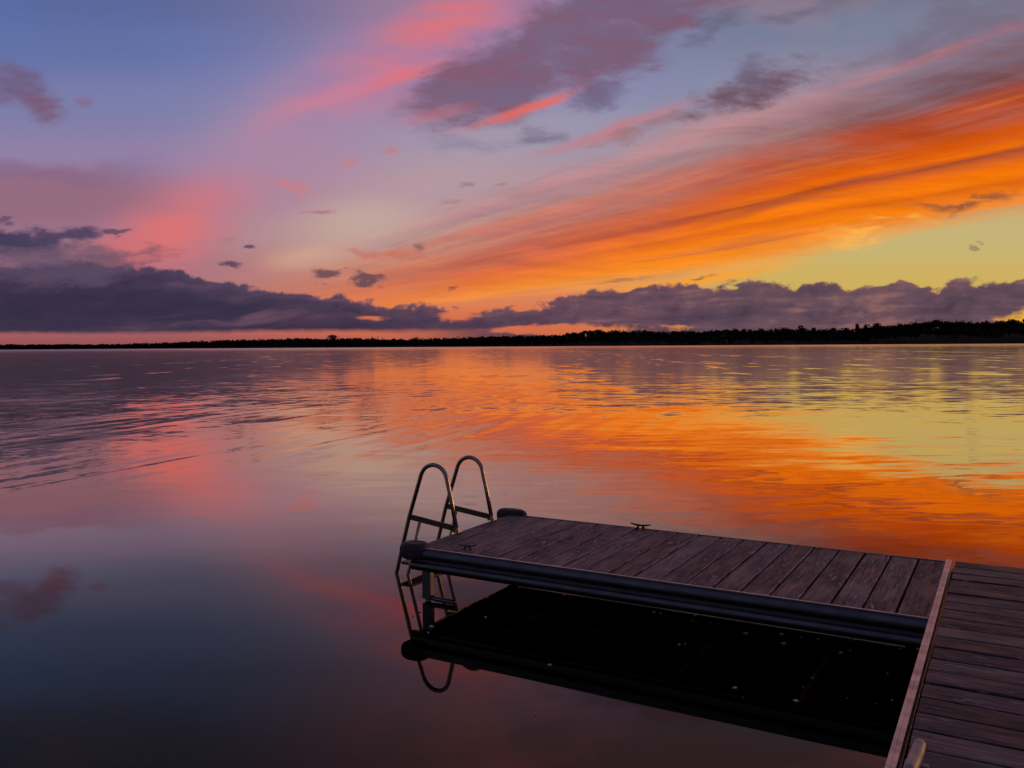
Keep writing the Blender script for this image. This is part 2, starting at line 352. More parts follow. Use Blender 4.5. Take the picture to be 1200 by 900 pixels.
def plank_mat(name, along, base, dark, pale, worn, ref, pitch, screws):
    m, g, out = mat(name)
    rnd = V(g, g.new('ShaderNodeNewGeometry').outputs['Random Per Island'])
    co = objco(g); x, y, z = g.sep(co)
    u, v = (x, y) if along == 'x' else (y, x)
    q = g.comb(u+rnd*37.0, v, rnd*11.0)
    grain = g.noise(g.mapping(q, scale=(2.2, 55, 1)), 1.0, 6, .6)
    fine = g.noise(g.mapping(q, scale=(7, 190, 1)), 1.0, 4, .6)
    blot = g.noise(g.mapping(q, scale=(3.0, 9, 1)), 1.0, 5, .6)
    chip = g.noise(g.mapping(q, scale=(11, 34, 1), loc=(4, 0, 0)), 1.0, 6, .7)
    c = g.mix(g.sm(grain, .38, .60), dark, base)
    c = g.mix(g.sm(fine+(grain-.5)*.4, .52, .66)*.55, c, pale)
    c = g.mix(g.sm(fine+(grain-.5)*.3, .46, .36)*.6, c, tuple(v*.45 for v in dark[:3])+(1,))
    c = g.mix(g.sm(g.noise(g.mapping(q, scale=(1.6, 5, 1), loc=(2, 7, 0)), 1.0, 4, .6), .50, .70)*.35, c, pale)
    c = g.mix(g.sm(rnd, 0, 1, .0, .72, 'LINEAR'), c, dark)
    c = g.mix(g.sm(g.math('FRACT', rnd*7.3), .6, 1.0, .0, .25, 'LINEAR'), c, pale)
    c = g.mix(g.sm(blot, .55, .75)*.5, c, dark)
    c = g.mix(g.sm(chip+(blot-.5)*.5, .60, .68)*worn, c, pale)
    knot = g.noise(g.mapping(q, scale=(5, 16, 1), loc=(8, 3, 0)), 1.0, 2, .5)
    c = g.mix(g.sm(knot, .70, .77)*.8, c, (.012, .010, .010, 1))
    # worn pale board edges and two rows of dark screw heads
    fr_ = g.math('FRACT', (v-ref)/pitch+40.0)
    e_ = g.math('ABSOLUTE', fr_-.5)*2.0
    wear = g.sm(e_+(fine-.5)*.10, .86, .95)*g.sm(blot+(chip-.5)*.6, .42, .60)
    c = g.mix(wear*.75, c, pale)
    fs = g.math('ABSOLUTE', g.math('ABSOLUTE', fr_-.5)-.25)*pitch
    for sy_ in screws:
        du = g.math('ABSOLUTE', u-sy_)
        c = g.mix(g.sm(g.vmath('LENGTH', g.comb(du, fs, 0.0)), .0075, .0045)*.9, c, (.01, .009, .009, 1))
    rough = g.sm(blot, .3, .7, .45, .75)
    h = grain*.6+fine*.4
    principled(g, out, c, rough, 0, .35, bump(g, h, .5, .004)); return m
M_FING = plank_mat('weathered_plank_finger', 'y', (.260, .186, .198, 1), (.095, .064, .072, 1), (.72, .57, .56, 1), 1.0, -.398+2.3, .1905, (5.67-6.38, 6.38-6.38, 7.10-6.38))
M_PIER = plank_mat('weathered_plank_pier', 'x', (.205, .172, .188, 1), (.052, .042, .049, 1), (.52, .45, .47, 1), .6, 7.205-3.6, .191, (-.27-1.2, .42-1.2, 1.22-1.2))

def metal_mat(name, col, rough, scale=(3, 120, 120), var=.12, metal=1.0, bmp=.08):
    m, g, out = mat(name); co = objco(g)
    n = g.noise(g.mapping(co, scale=scale), 1.0, 4, .6); n2 = g.noise(co, 9.0, 5, .6)
    c = g.mix(g.sm(n2, .35, .75)*.5, col, tuple(v*.55 for v in col[:3])+(1,))
    principled(g, out, c, g.sm(n+(n2-.5)*.6, .3, .7, rough-var, rough+var), metal, .5, bump(g, n, bmp, .002) if bmp else None); return m
M_ALU = metal_mat('weathered_aluminium', (.19, .20, .25, 1), .36)
M_TRIM = metal_mat('scuffed_aluminium_trim', (.74, .69, .68, 1), .45)
M_TUBE = metal_mat('galvanised_tube', (.60, .50, .40, 1), .25, (5, 5, 5), .05, 1.0, 0.0)
M_FLAT = metal_mat('dull_flat_bar', (.20, .16, .13, 1), .5, (5, 5, 5), .06, .8, 0.0)
M_JOIST = metal_mat('joist_metal', (.42, .36, .26, 1), .5)
M_CLEAT = metal_mat('cast_cleat', (.60, .52, .52, 1), .55, (20, 20, 20), .1, .4)
M_DCLEAT = metal_mat('dark_cleat', (.10, .095, .10, 1), .5, (20, 20, 20), .1, .6)
def vinyl():
    m, g, out = mat('grey_vinyl'); co = objco(g); n = g.noise(co, 14.0, 6, .65); n2 = g.noise(co, 60.0, 3, .6)
    c = g.mix(g.sm(n, .4, .7), (.045, .042, .048, 1), (.095, .085, .088, 1))
    principled(g, out, c, g.sm(n, .3, .7, .45, .65), 0, .4, bump(g, n2, .25, .004)); return m
M_VINYL = vinyl()
def plain(name, col, rough=.8, col2=None, scale=6.0):
    m, g, out = mat(name); co = objco(g); n = g.noise(co, scale, 5, .6)
    principled(g, out, g.mix(g.sm(n, .35, .65), col, col2 or tuple(v*.5 for v in col[:3])+(1,)), rough, 0, .3); return m
M_BLOCK = plain('light_block_dark', (.022, .018, .015, 1), .7)  # kept dark so the added light-blocking beams barely show mirrored below
M_SLOT = plain('slot_black', (.008, .008, .008, 1))
M_FLECK = plain('pale_fluff', (.92, .86, .82, 1), .8, (.8, .72, .68, 1), 60)
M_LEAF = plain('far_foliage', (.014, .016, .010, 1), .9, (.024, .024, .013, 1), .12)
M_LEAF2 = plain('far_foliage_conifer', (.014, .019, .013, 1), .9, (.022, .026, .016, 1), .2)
M_BARK = plain('far_bark', (.05, .04, .032, 1), .9)
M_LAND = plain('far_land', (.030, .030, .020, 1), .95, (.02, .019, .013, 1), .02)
M_BED = plain('lake_mud', (.055, .048, .028, 1), .95, (.02, .022, .012, 1), 1.2)
M_BOAT = plain('pale_hull', (.55, .53, .5, 1), .5)

# ------------------------------------------------------------------ mesh helpers
def link(name, bm, m, parent=None, smooth=False, loc=None):
    bmesh.ops.recalc_face_normals(bm, faces=bm.faces)
    me = bpy.data.meshes.new(name); bm.to_mesh(me); bm.free()
    if m: me.materials.append(m)
    if smooth:
        for p in me.polygons: p.use_smooth = True
    o = bpy.data.objects.new(name, me); COL.objects.link(o)
    if parent: o.parent = parent
    if loc is not None: o.location = loc
    return o
def thing(name, label, cat, loc=(0, 0, 0), rz=0.0, group=None):
    o = bpy.data.objects.new(name, None); COL.objects.link(o); o.location = loc; o.rotation_euler = (0, 0, rz)
    o.empty_display_size = .2; tag(o, label, cat, group); return o
def tag(o, label=None, cat=None, group=None, kind=None):
    if label: o['label'] = label
    if cat: o['category'] = cat
    if group: o['group'] = group
    if kind: o['kind'] = kind
    return o
def box(bm, x0, x1, y0, y1, z0, z1, bev=0.0, jit=0.0):
    vs = [bm.verts.new((x, y, z)) for z in (z0, z1) for x, y in ((x0, y0), (x1, y0), (x1, y1), (x0, y1))]
    if jit:
        for v in vs[4:]: v.co.z += random.uniform(-jit, jit)
    fs = [bm.faces.new([vs[i] for i in f]) for f in ((0, 3, 2, 1), (4, 5, 6, 7), (0, 1, 5, 4), (1, 2, 6, 5), (2, 3, 7, 6), (3, 0, 4, 7))]
    if bev:
        es = list({e for f in fs for e in f.edges})
        bmesh.ops.bevel(bm, geom=es, offset=bev, segments=2, affect='EDGES', profile=.6)
def tube(bm, pts, r, n=12, cap=True):
    pts = [Vector(p) for p in pts]; rings = []; prev = None
    for i, p in enumerate(pts):
        t = (pts[min(i+1, len(pts)-1)]-pts[max(i-1, 0)]).normalized()
        if prev is None: u = t.orthogonal().normalized()
        else: u = (prev-t*prev.dot(t)).normalized()
        prev = u; v = t.cross(u)
        rad = r[i] if hasattr(r, '__len__') else r
        rings.append([bm.verts.new(p+rad*(math.cos(k*2*PI/n)*u+math.sin(k*2*PI/n)*v)) for k in range(n)])
    for a, b in zip(rings, rings[1:]):
        for k in range(n): bm.faces.new((a[k], a[(k+1) % n], b[(k+1) % n], b[k]))
    if cap: bm.faces.new(rings[0][::-1]); bm.faces.new(rings[-1])
def bar(bm, p0, p1, w, h, up=(0, 0, 1)):
    """rectangular bar from p0 to p1, w across, h along up"""
    p0, p1 = Vector(p0), Vector(p1); t = (p1-p0).normalized(); s = t.cross(Vector(up)).normalized(); u = s.cross(t)
    vs = [bm.verts.new(p+s*a*w/2+u*b*h/2) for p in (p0, p1) for a, b in ((-1, -1), (1, -1), (1, 1), (-1, 1))]
    for f in ((0, 3, 2, 1), (4, 5, 6, 7), (0, 1, 5, 4), (1, 2, 6, 5), (2, 3, 7, 6), (3, 0, 4, 7)): bm.faces.new([vs[i] for i in f])
def extrude_profile(bm, prof, x0, x1):
    """closed (y,z) profile swept along x"""
    a = [bm.verts.new((x0, y, z)) for y, z in prof]; b = [bm.verts.new((x1, y, z)) for y, z in prof]; n = len(prof)
    for k in range(n): bm.faces.new((a[k], a[(k+1) % n], b[(k+1) % n], b[k]))
    bm.faces.new(a[::-1]); bm.faces.new(b)

# ------------------------------------------------------------------ finger dock (local: x = L along the dock, y = W across, z up)
L0, L1, W0, W1 = -4.20, -.398, 5.595, 7.17
ZF = ZD-.182
OL, OW = -2.3, 6.38
def dock_empty(name, label, cat, ol, ow):
    p = AX*ol+BX*ow; return thing(name, label, cat, (p.x, p.y, 0), YAW)
fd = dock_empty('swimming_dock', 'weathered plank swimming dock with aluminium edge rail reaching left over the calm water', 'dock', OL, OW)
def T(L, W, z=0.0): return (L-OL, W-OW, z)
bm = bmesh.new(); pitch = .1905
for i in range(20):
    x1 = L1-i*pitch-.002; x0 = x1-pitch+random.uniform(.016, .023)
    y0 = W0+.016+random.uniform(0, .003); y1 = W1-.008-random.uniform(0, .006)
    a = T(x0, y0); b = T(x1, y1)
    dz = random.uniform(-.002, .0015)
    box(bm, a[0], b[0], a[1], b[1], ZD-.036+dz, ZD+dz, .004, .0012)
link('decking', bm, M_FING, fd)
# near rail: extruded aluminium channel with two rounded ribs
def arc(cy, cz, ry, rz, a0, a1, n=7):
    return [(cy+ry*math.cos(math.radians(a0+(a1-a0)*k/n)), cz+rz*math.sin(math.radians(a0+(a1-a0)*k/n))) for k in range(n+1)]
def rail_prof(w_out, sign):
    # w_out: W of the flange face; sign -1: outward is -W
    pr = [(.012, .004), (.000, .004), (-.001, -.003)]
    pr += [(-y, z) for y, z in arc(.003, -.044, .026, .040, 84, -84, 12)]
    pr += [(.012, -.092), (.012, -.112)]
    pr += [(-y, z) for y, z in arc(.003, -.143, .021, .030, 84, -84, 10)]
    pr += [(-.001, -.182), (.030, -.182), (.030, -.175), (.018, -.166), (.016, -.04)]
    return [(w_out-sign*y if sign > 0 else w_out+y, ZD+z) for y, z in pr]
bm = bmesh.new(); prof = rail_prof(W0, -1)
extrude_profile(bm, [(y-OW, z) for y, z in prof], T(L0-.02, 0)[0], T(L1-.004, 0)[0])
link('edge_rail', bm, M_ALU, fd)
bm = bmesh.new(); bx_ = T(L0-.02, W0-.0025); box(bm, bx_[0]+.06, T(L1-.006, 0)[0], bx_[1], bx_[1]+.0135, ZD+.0055, ZD+.009)
link('rail_trim', bm, M_TRIM, fd)
bm = bmesh.new(); prof = rail_prof(W1, 1)
extrude_profile(bm, [(y-OW, z-.001) for y, z in prof], T(L0-.02, 0)[0], T(L1-.004, 0)[0])
link('edge_rail', bm, M_ALU, fd)
# end rail under the ladder
bm = bmesh.new(); a = T(L0-.018, W0+.035); b = T(L0-.003, W1-.035); box(bm, a[0], b[0], a[1], b[1], ZF+.004, ZD-.008, .004)
link('end_rail', bm, M_ALU, fd)
# cross members
for L in (-3.62, -2.98, -2.05, -1.19):
    bm = bmesh.new(); a = T(L-.025, W0+.034); b = T(L+.025, W1-.034); box(bm, a[0], b[0], a[1], b[1], ZD-.125, ZD-.042, .003)
    link('cross_member', bm, M_JOIST, fd)
xs_ = [-4.17, -3.62, -2.98, -2.05, -1.19, -.43]
for W in (5.93, 6.38, 6.83):  # unseen beams, added and widened to block light coming through the plank gaps
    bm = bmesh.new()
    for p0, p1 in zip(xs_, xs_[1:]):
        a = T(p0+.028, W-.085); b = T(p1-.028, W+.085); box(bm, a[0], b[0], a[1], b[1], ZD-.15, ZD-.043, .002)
    link('unseen_beam', bm, M_BLOCK, fd)
# legs: square sleeve under the rail, round pipe into the lake bed
for L, W in ((-4.10, 5.66), (-4.10, 7.10), (-.62, 7.10)):
    bm = bmesh.new(); a = T(L-.04, W-.03); b = T(L+.04, W+.03); box(bm, a[0], b[0], a[1], b[1], .02, ZD-.045, .004)
    lg = link('leg', bm, M_ALU, fd)
    bm = bmesh.new(); tube(bm, [T(L, W, -1.25), T(L, W, .30)], .024, 14); link('pipe', bm, M_ALU, lg, True)
bm = bmesh.new(); a = T(-4.14, 5.655); b = T(-3.80, 5.655); tube(bm, [(a[0]+.045, a[1]-.0, .035), (a[0]+.12, a[1], .026), (b[0]-.03, b[1], .022)], .020, 12)
link('foot_spreader', bm, M_ALU, fd, True)
# corner bumpers
def bumper(L, W, rx, ry, z0, z1, slots):
    bm = bmesh.new(); n = 40; ex = 2.25; layers = []
    H = z1-z0; R = .052
    for k in range(9):
        a = k/8*PI/2; layers.append((1-(1-math.sin(a))*.45, z0+R*(1-math.cos(a))))
    for k in range(9):
        a = k/8*PI/2; layers.append((1-(1-math.cos(a))*.45, z1-R*(1-math.sin(a))))
    rings = []
    for sc_, z in layers:
        ring = []
        for i in range(n):
            t = 2*PI*i/n; c, s = math.cos(t), math.sin(t)
            x = rx*sc_*math.copysign(abs(c)**(2/ex), c); y = ry*sc_*math.copysign(abs(s)**(2/ex), s)
            p = T(L, W, z); ring.append(bm.verts.new((p[0]+x, p[1]+y, z)))
        rings.append(ring)
    for a, b in zip(rings, rings[1:]):
        for i in range(n): bm.faces.new((a[i], a[(i+1) % n], b[(i+1) % n], b[i]))
    bm.faces.new(rings[0][::-1]); bm.faces.new(rings[-1])
    o = link('bumper', bm, M_VINYL, fd, True)
    for dx, dy, lx, ly in slots:
        bm = bmesh.new(); p = T(L+dx, W+dy); box(bm, p[0]-lx, p[0]+lx, p[1]-ly, p[1]+ly, z1-.004, z1+.0015, .001)
        link('bumper_slot', bm, M_SLOT, o)
    return o
bumper(L0+.0, W0+.025, .130, .105, ZD-.095, ZD+.042, [(-.005, .03, .022, .008), (.045, .04, .022, .008)])
bumper(L0+.0, W1+.03, .165, .075, ZD-.09, ZD+.046, [])
# cleats
def cleat(L, W, rz, size, m, parent, offs, horn=1.0, z=ZD, blunt=False):
    ol, ow = offs
    e = bmesh.new(); c, s = math.cos(rz), math.sin(rz)
    def q(x, y, zz): return (L-ol+c*x-s*y, W-ow+s*x+c*y, z+zz)
    k = size
    for sx in (-1, 1):
        tube(e, [q(sx*.17*k, 0, -.002), q(sx*.15*k, 0, .05*k), q(sx*.11*k, 0, .16*k)], [.085*k, .06*k, .055*k], 10)
        tube(e, [q(sx*.17*k-.0, -.16*k, .010), q(sx*.17*k, .16*k, .010)], .035*k, 8)
    pts = []
    rad = []
    for i in range(13):
        t = -1+i/6; pts.append(q(t*.5*k, 0, (.19+(.03 if blunt else .07)*t*t)*k)); rad.append(.062*k*(1-(.12*abs(t)**6 if blunt else .42*abs(t)**3))*horn)
    if blunt:
        for e_ in (0, -1):
            pts.insert(0, None) if e_ == 0 else pts.append(None)
            a_ = pts[1] if e_ == 0 else pts[-2]; sg = -1 if e_ == 0 else 1
            pts[e_] = (a_[0]+sg*c*.03*k, a_[1]+sg*s*.03*k, a_[2]+.004*k); rad.insert(0, rad[0]*.62) if e_ == 0 else rad.append(rad[-1]*.62)
    tube(e, pts, rad, 12)
    return link('cleat', e, m, parent, True)
l, w = LW(548, 644, ZD); cleat(l, w, .35, .15, M_DCLEAT, fd, (OL, OW), .7)
l, w = LW(750, 618, ZD+.02); cleat(l, W1-.045, .0, .19, M_DCLEAT, fd, (OL, OW), .75)

# ------------------------------------------------------------------ main pier
PL, PW = 1.2, 3.6
pr = dock_empty('pier', 'dark weathered wooden pier with pale metal edge strip in the lower right', 'pier', PL, PW)
def TP(L, W, z=0.0): return (L-PL, W-PW, z)
bm = bmesh.new(); W = 7.205; i = 0
while W > -1.6:
    gap = random.uniform(.015, .024); w0 = W-.191+gap
    x0 = -.337+random.uniform(0, .006); a = TP(x0, w0); b = TP(3.0, W); dz = random.uniform(-.003, .002)
    if i: box(bm, a[0], b[0], a[1], b[1], ZD-.036+dz, ZD+dz, .004, .0015)
    else: box(bm, a[0], b[0], a[1], b[1], ZD-.036, ZD, .004)
    W -= .191; i += 1
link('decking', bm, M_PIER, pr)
bm = bmesh.new(); a = TP(-.395, -1.6); b = TP(-.347, 7.21)
extr = [(-.395, -.10), (-.395, .008), (-.378, .008), (-.3775, .0055), (-.374, .0055), (-.3735, .008), (-.357, .008), (-.357, .002), (-.39, .002), (-.39, -.10)]
A_ = [bm.verts.new((x-PL, a[1], ZD+z)) for x, z in extr]; B_ = [bm.verts.new((x-PL, b[1], ZD+z)) for x, z in extr]
for k in range(len(extr)): bm.faces.new((A_[k], A_[(k+1) % len(extr)], B_[(k+1) % len(extr)], B_[k]))
bm.faces.new(A_[::-1]); bm.faces.new(B_)
link('edge_strip', bm, M_TRIM, pr)
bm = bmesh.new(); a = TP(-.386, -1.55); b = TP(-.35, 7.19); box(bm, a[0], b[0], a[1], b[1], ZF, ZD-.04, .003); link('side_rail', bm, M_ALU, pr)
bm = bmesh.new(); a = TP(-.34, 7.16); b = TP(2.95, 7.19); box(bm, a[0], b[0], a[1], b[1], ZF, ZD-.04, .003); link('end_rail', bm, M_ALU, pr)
bm = bmesh.new(); a = TP(1.2, -1.55); b = TP(1.25, 7.15); box(bm, a[0], b[0], a[1], b[1], ZF, ZD-.04, .003); link('unseen_beam', bm, M_ALU, pr)
for L, W in ((-.28, 7.05), (-.28, 3.2), (2.5, 7.05), (2.5, 3.2), (-.28, -.8)):
    bm = bmesh.new(); tube(bm, [TP(L, W, -1.25), TP(L, W, ZD-.04)], .03, 14); link('leg', bm, M_ALU, pr, True)
cleat(-.293, 3.565, PI/2-.06, .26, M_CLEAT, pr, (PL, PW), 1.55, blunt=True)

# ------------------------------------------------------------------ ladder at the far left end
LO = (-4.5, 6.53)
p = AX*LO[0]+BX*LO[1]
ld_ = thing('dock_ladder', 'tubular metal swim ladder with two arched handrails at the end of the dock', 'ladder', (p.x, p.y, 0), YAW)
def TL(L, W, z): return (L-LO[0], W-LO[1], z)
def handrail(W, leg):
    # measured side outline: straight leg into the water, round arch, down to the deck edge
    pts = [(-4.985, -.40), (-4.88, -.02), (-4.72, .522), (-4.585, .945)]
    def catmull(P4, n=8):
        out = []
        for i in range(1, len(P4)-2):
            p0, p1, p2, p3 = P4[i-1:i+3]
            for k in range(n):
                t = k/n
                out.append(tuple(.5*(2*p1[j]+(p2[j]-p0[j])*t+(2*p0[j]-5*p1[j]+4*p2[j]-p3[j])*t*t+(3*p1[j]-p0[j]-3*p2[j]+p3[j])*t**3) for j in (0, 1)))
        return out
    top = [(-4.615, .83), (-4.578, .925), (-4.528, .985), (-4.450, 1.012), (-4.370, .992), (-4.315, .935), (-4.288, .84), (-4.26, .73)]
    pts = pts[:3]+catmull(top)+[(-4.288+.03, .72), (-4.200, .446)]
    bm = bmesh.new(); tube(bm, [TL(l, W, z+(.014 if z > .3 else 0)) for l, z in pts], .019, 14)
    h = link('handrail', bm, M_TUBE, ld_, True)
    bm = bmesh.new(); box(bm, TL(-4.235, 0, 0)[0], TL(-4.165, 0, 0)[0], TL(0, W-.03, 0)[1], TL(0, W+.03, 0)[1], ZD+.003, ZD+.012, .002)
    tube(bm, [TL(-4.2, W, ZD+.01), TL(-4.2075, W, ZD+.04)], .024, 14)
    link('foot_flange', bm, M_TUBE, h)
    bm = bmesh.new(); bar(bm, TL(-4.72, W, .534), TL(-4.222, W, .476), .012, .050)
    link('brace', bm, M_FLAT, ld_)
    bm = bmesh.new(); tube(bm, [TL(-4.60, W-.0, .50), TL(-4.76, W, -.06), TL(-4.86, W, -.42)], .016, 12)
    link('stile', bm, M_TUBE, ld_, True)
handrail(6.235, 0); handrail(6.825, 1)
for z in (.10, -.16):
    bm = bmesh.new(); lx = -4.735+(z-.02)*.295
    c0 = TL(lx-.10, 6.235, z); c1 = TL(lx+.015, 6.825, z)
    box(bm, c0[0], c1[0], c0[1]-.012, c1[1]+.012, z-.014, z+.014, .006)
    link('step', bm, M_FLAT, ld_)

# ------------------------------------------------------------------ water, lake bed
def water_mat():
    m, g, out = mat('lake_water')
    pos = V(g, g.new('ShaderNodeNewGeometry').outputs['Position'])
    x, y, z = g.sep(pos)
    P = g.comb(x, y, 0.0)
    D = g.vmath('LENGTH', P)
    lD = g.math('LOGARITHM', D.max(1.0), 10.0)                      # 1 -> 10 m, 2 -> 100 m
    patch = g.noise(g.mapping(P, scale=(.035, .11, 1), loc=(3, 3, 0)), 1.0, 3, .5)
    zone = g.ramp(lD/3.0, [(.27, .0), (.32, .10), (.36, .24), (.42, .40), (.47, .52), (.53, .68), (.60, .85), (.72, 1.0)])
    amp = g.sep(zone)[0]*g.sm(patch, .30, .68, .45, 1.15)*g.mix_f(g.sm(lD, 1.2, 1.55), g.sm(x, -5.5, 3.0, .42, 1.0), 1.0)
    # wind ripples, crests lying roughly across the view
    r1 = g.noise(g.mapping(P, scale=(.85, 2.9, 1), rot=-.16), 1.0, 4, .62, col=True)
    r2 = g.noise(g.mapping(P, scale=(.16, .55, 1), rot=.10, loc=(5, 1, 0)), 1.0, 2, .5, col=True)
    a1, b1, _ = g.sep(r1); a2, b2, _ = g.sep(r2)
    sx = (a1-.5)*.05+(a2-.5)*.03
    sy = (b1-.5)*.22+(b2-.5)*.09
    sx = sx*amp; sy = sy*amp
    # broad cat's paws far out, glints of raised facets
    r4 = g.noise(g.mapping(P, scale=(.42, .15, 1), rot=.1, loc=(8, 1, 0)), 1.0, 3, .6)
    r5 = g.noise(g.mapping(P, scale=(.07, .012, 1), loc=(2, 1, 0)), 1.0, 2, .5)
    far = g.sm(lD, 1.45, 1.85)
    sy = sy*(1-far*.84)+far*(g.sm(r4+(r5-.5)*.5, .56, .78)*.036+.011)
    # long wake crests crossing from the left
    t_ = x*.95-y*.32; u_ = x*.32+y*.95
    w1 = g.noise(g.comb(t_*2.3, u_*.17, 0.0), 1.0, 3, .5)
    w2 = g.noise(g.comb(t_*.25, u_*.07, 4.0), 1.0, 2, .5)
    wamp = g.sm(lD+(w2-.5)*.35, 1.10, 1.30)*g.sm(lD, 1.85, 1.45)*g.sm(x, 9.0, -4.5)*g.sm(w2, .30, .55, .25, 1.0)
    wv = (w1-.5)*wamp
    sx = sx+wv*.125; sy = sy-wv*.085
    # slow glassy undulation close by
    n3 = g.noise(g.mapping(P, scale=(.5, 1.3, 1), loc=(1, 7, 0)), 1.0, 2, .5, col=True)
    a3, b3, _ = g.sep(n3)
    sx = sx+(a3-.5)*.006; sy = sy+(b3-.5)*.007
    N = g.vmath('NORMALIZE', g.comb(0.0-sx, 0.0-sy, 1.0))
    fr = g.new('ShaderNodeFresnel'); fr.inputs['IOR'].default_value = 1.34; g.put(fr.inputs['Normal'], N)
    f = g.sep(g.ramp(V(g, fr.outputs[0]), [(0, 0.0), (.06, .07), (.12, .14), (.18, .215), (.23, .30), (.30, .55), (.36, .72), (.55, .88), (1, 1.0)]))[0]
    rough = g.ramp(lD/3.0, [(.30, .01), (.45, .03), (.55, .045), (.68, .065), (.85, .075), (.94, .15), (1.0, .3)])
    gl = g.new('ShaderNodeBsdfGlossy', distribution='GGX'); gl.inputs['Color'].default_value = (1.0, .88, .73, 1)
    g.put(gl.inputs['Roughness'], g.sep(rough)[0]); g.put(gl.inputs['Normal'], N)
    tr = g.new('ShaderNodeBsdfTransparent'); tr.inputs['Color'].default_value = (.22, .23, .15, 1)
    mx = g.new('ShaderNodeMixShader'); g.put(mx.inputs[0], f.min(1.0)); g.nt.links.new(tr.outputs[0], mx.inputs[1]); g.nt.links.new(gl.outputs[0], mx.inputs[2])
    g.nt.links.new(mx.outputs[0], out.inputs[0]); return m
def sheet(name, half, z, m, n=8):
    bm = bmesh.new(); bmesh.ops.create_grid(bm, x_segments=n, y_segments=n, size=half)
    o = link(name, bm, m); o.location.z = z; tag(o, kind='structure'); return o
sheet('water', 9000, 0.0, water_mat())
sheet('lake_bed', 9000, -1.2, M_BED)

# pale fluff floating on the water
specks = [(661, 698, 4), (689, 698, 2), (692, 702, 2), (766, 718, 5), (774, 719, 3), (814, 722, 4), (811, 728, 3), (816, 730, 2), (832, 731, 3), (796, 756, 4), (803, 755, 3),
          (874, 743, 6), (644, 780, 5), (861, 807, 6), (871, 818, 2), (916, 744, 6), (918, 755, 6), (939, 748, 3), (959, 750, 3), (999, 750, 6), (985, 766, 5), (996, 763, 3),
          (1039, 757, 3), (1054, 761, 3), (1040, 790, 3), (952, 795, 3), (941, 806, 2), (933, 822, 6), (1045, 821, 3), (569, 724, 4), (506, 735, 6), (502, 742, 3), (556, 702, 2),
          (627, 837, 3), (473, 650, 2), (505, 680, 3), (492, 717, 4), (484, 722, 3)]
base = []
for k in range(4):
    bm = bmesh.new(); n = 9
    c = bm.verts.new((0, 0, .5)); rim_ = [bm.verts.new((math.cos(i*2*PI/n)*random.uniform(.6, 1.1), math.sin(i*2*PI/n)*random.uniform(.35, .6), random.uniform(.0, .12))) for i in range(n)]
    bot = bm.verts.new((0, 0, -.2))
    for i in range(n): bm.faces.new((c, rim_[i], rim_[(i+1) % n])); bm.faces.new((bot, rim_[(i+1) % n], rim_[i]))
    bmesh.ops.recalc_face_normals(bm, faces=bm.faces)
    me = bpy.data.meshes.new('fluff'); bm.to_mesh(me); bm.free(); me.materials.append(M_FLECK); base.append(me)
for k, (x, y, s_) in enumerate(specks):
    o = bpy.data.objects.new('floating_fluff', base[k % 4]); COL.objects.link(o); p = at_z(x, y, 0)
    r = s_/2*p.length/F_PX*1.35; o.scale = (r, r, r*1.1); o.location = (p.x, p.y, .004); o.rotation_euler.z = random.uniform(-.5, .5)
    tag(o, 'small pale speck of fluff floating on dark water beside the dock', 'floating speck', 'pale specks floating around the dock')

# ------------------------------------------------------------------ far shore
def dist_at(x): return 1450-(x/1200)*480 if x < 1200 else 970
sky_line = [(-300, 406, 1), (0, 405.6), (60, 405.4), (130, 405.4), (165, 404.2), (200, 403), (250, 400.8), (300, 399), (350, 398), (400, 397.5), (420, 397.5), (455, 399), (500, 398.5),
            (530, 397), (562, 396), (600, 394.5), (640, 394), (665, 391.5), (682, 388.5), (720, 388), (780, 388.5), (830, 388.5), (860, 386.5), (900, 386), (925, 385.5), (960, 386.5), (1000, 384.5),
            (1040, 381), (1062, 377.3), (1110, 374.6), (1150, 375.6), (1200, 373.2), (1500, 370)]
sky_line = [(t[0], t[1]) for t in sky_line]
def horizon_y(x): return 450-F_PX*0 if False else 408.9-(x/1200)*8.1
def crown_top(x):
    for (x0, y0), (x1, y1) in zip(sky_line, sky_line[1:]):
        if x0 <= x <= x1: y = y0+(y1-y0)*(x-x0)/(x1-x0); break
    else: y = sky_line[-1][1] if x > 0 else sky_line[0][1]
    return y-1.9
def top_z(x, y=None):
    D = dist_at(x); y = crown_top(x) if y is None else y
    return EYE+(horizon_y(x)-y)/F_PX*D
def pos_at(x, extra=0.0):
    d = ray(x, 404); d = Vector((d.x, d.y, 0)); D = dist_at(x)+extra
    return d/d.y*D              # distance measured along the view axis
# land
bm = bmesh.new(); rows = []
xs = [-900+i*30 for i in range(0, 101)]
for i, x in enumerate(xs):
    xc = max(-300, min(1500, x)); h = max(1.5, top_z(xc)-6.5)
    ring = []
    for e, f in ((-8, -.05), (0, .0), (12, .10), (60, .45), (160, .9), (320, 1.0), (900, .8), (2200, .4)):
        p = pos_at(x, e); zz = -.6 if f < 0 else .25+f*h*(1+.06*math.sin(x*.013+e*.01)); ring.append(bm.verts.new((p.x, p.y, zz)))
    rows.append(ring)
for a, b in zip(rows, rows[1:]):
    for k in range(len(a)-1): bm.faces.new((a[k], b[k], b[k+1], a[k+1]))
o = link('hills', bm, M_LAND, None, True); tag(o, kind='structure')

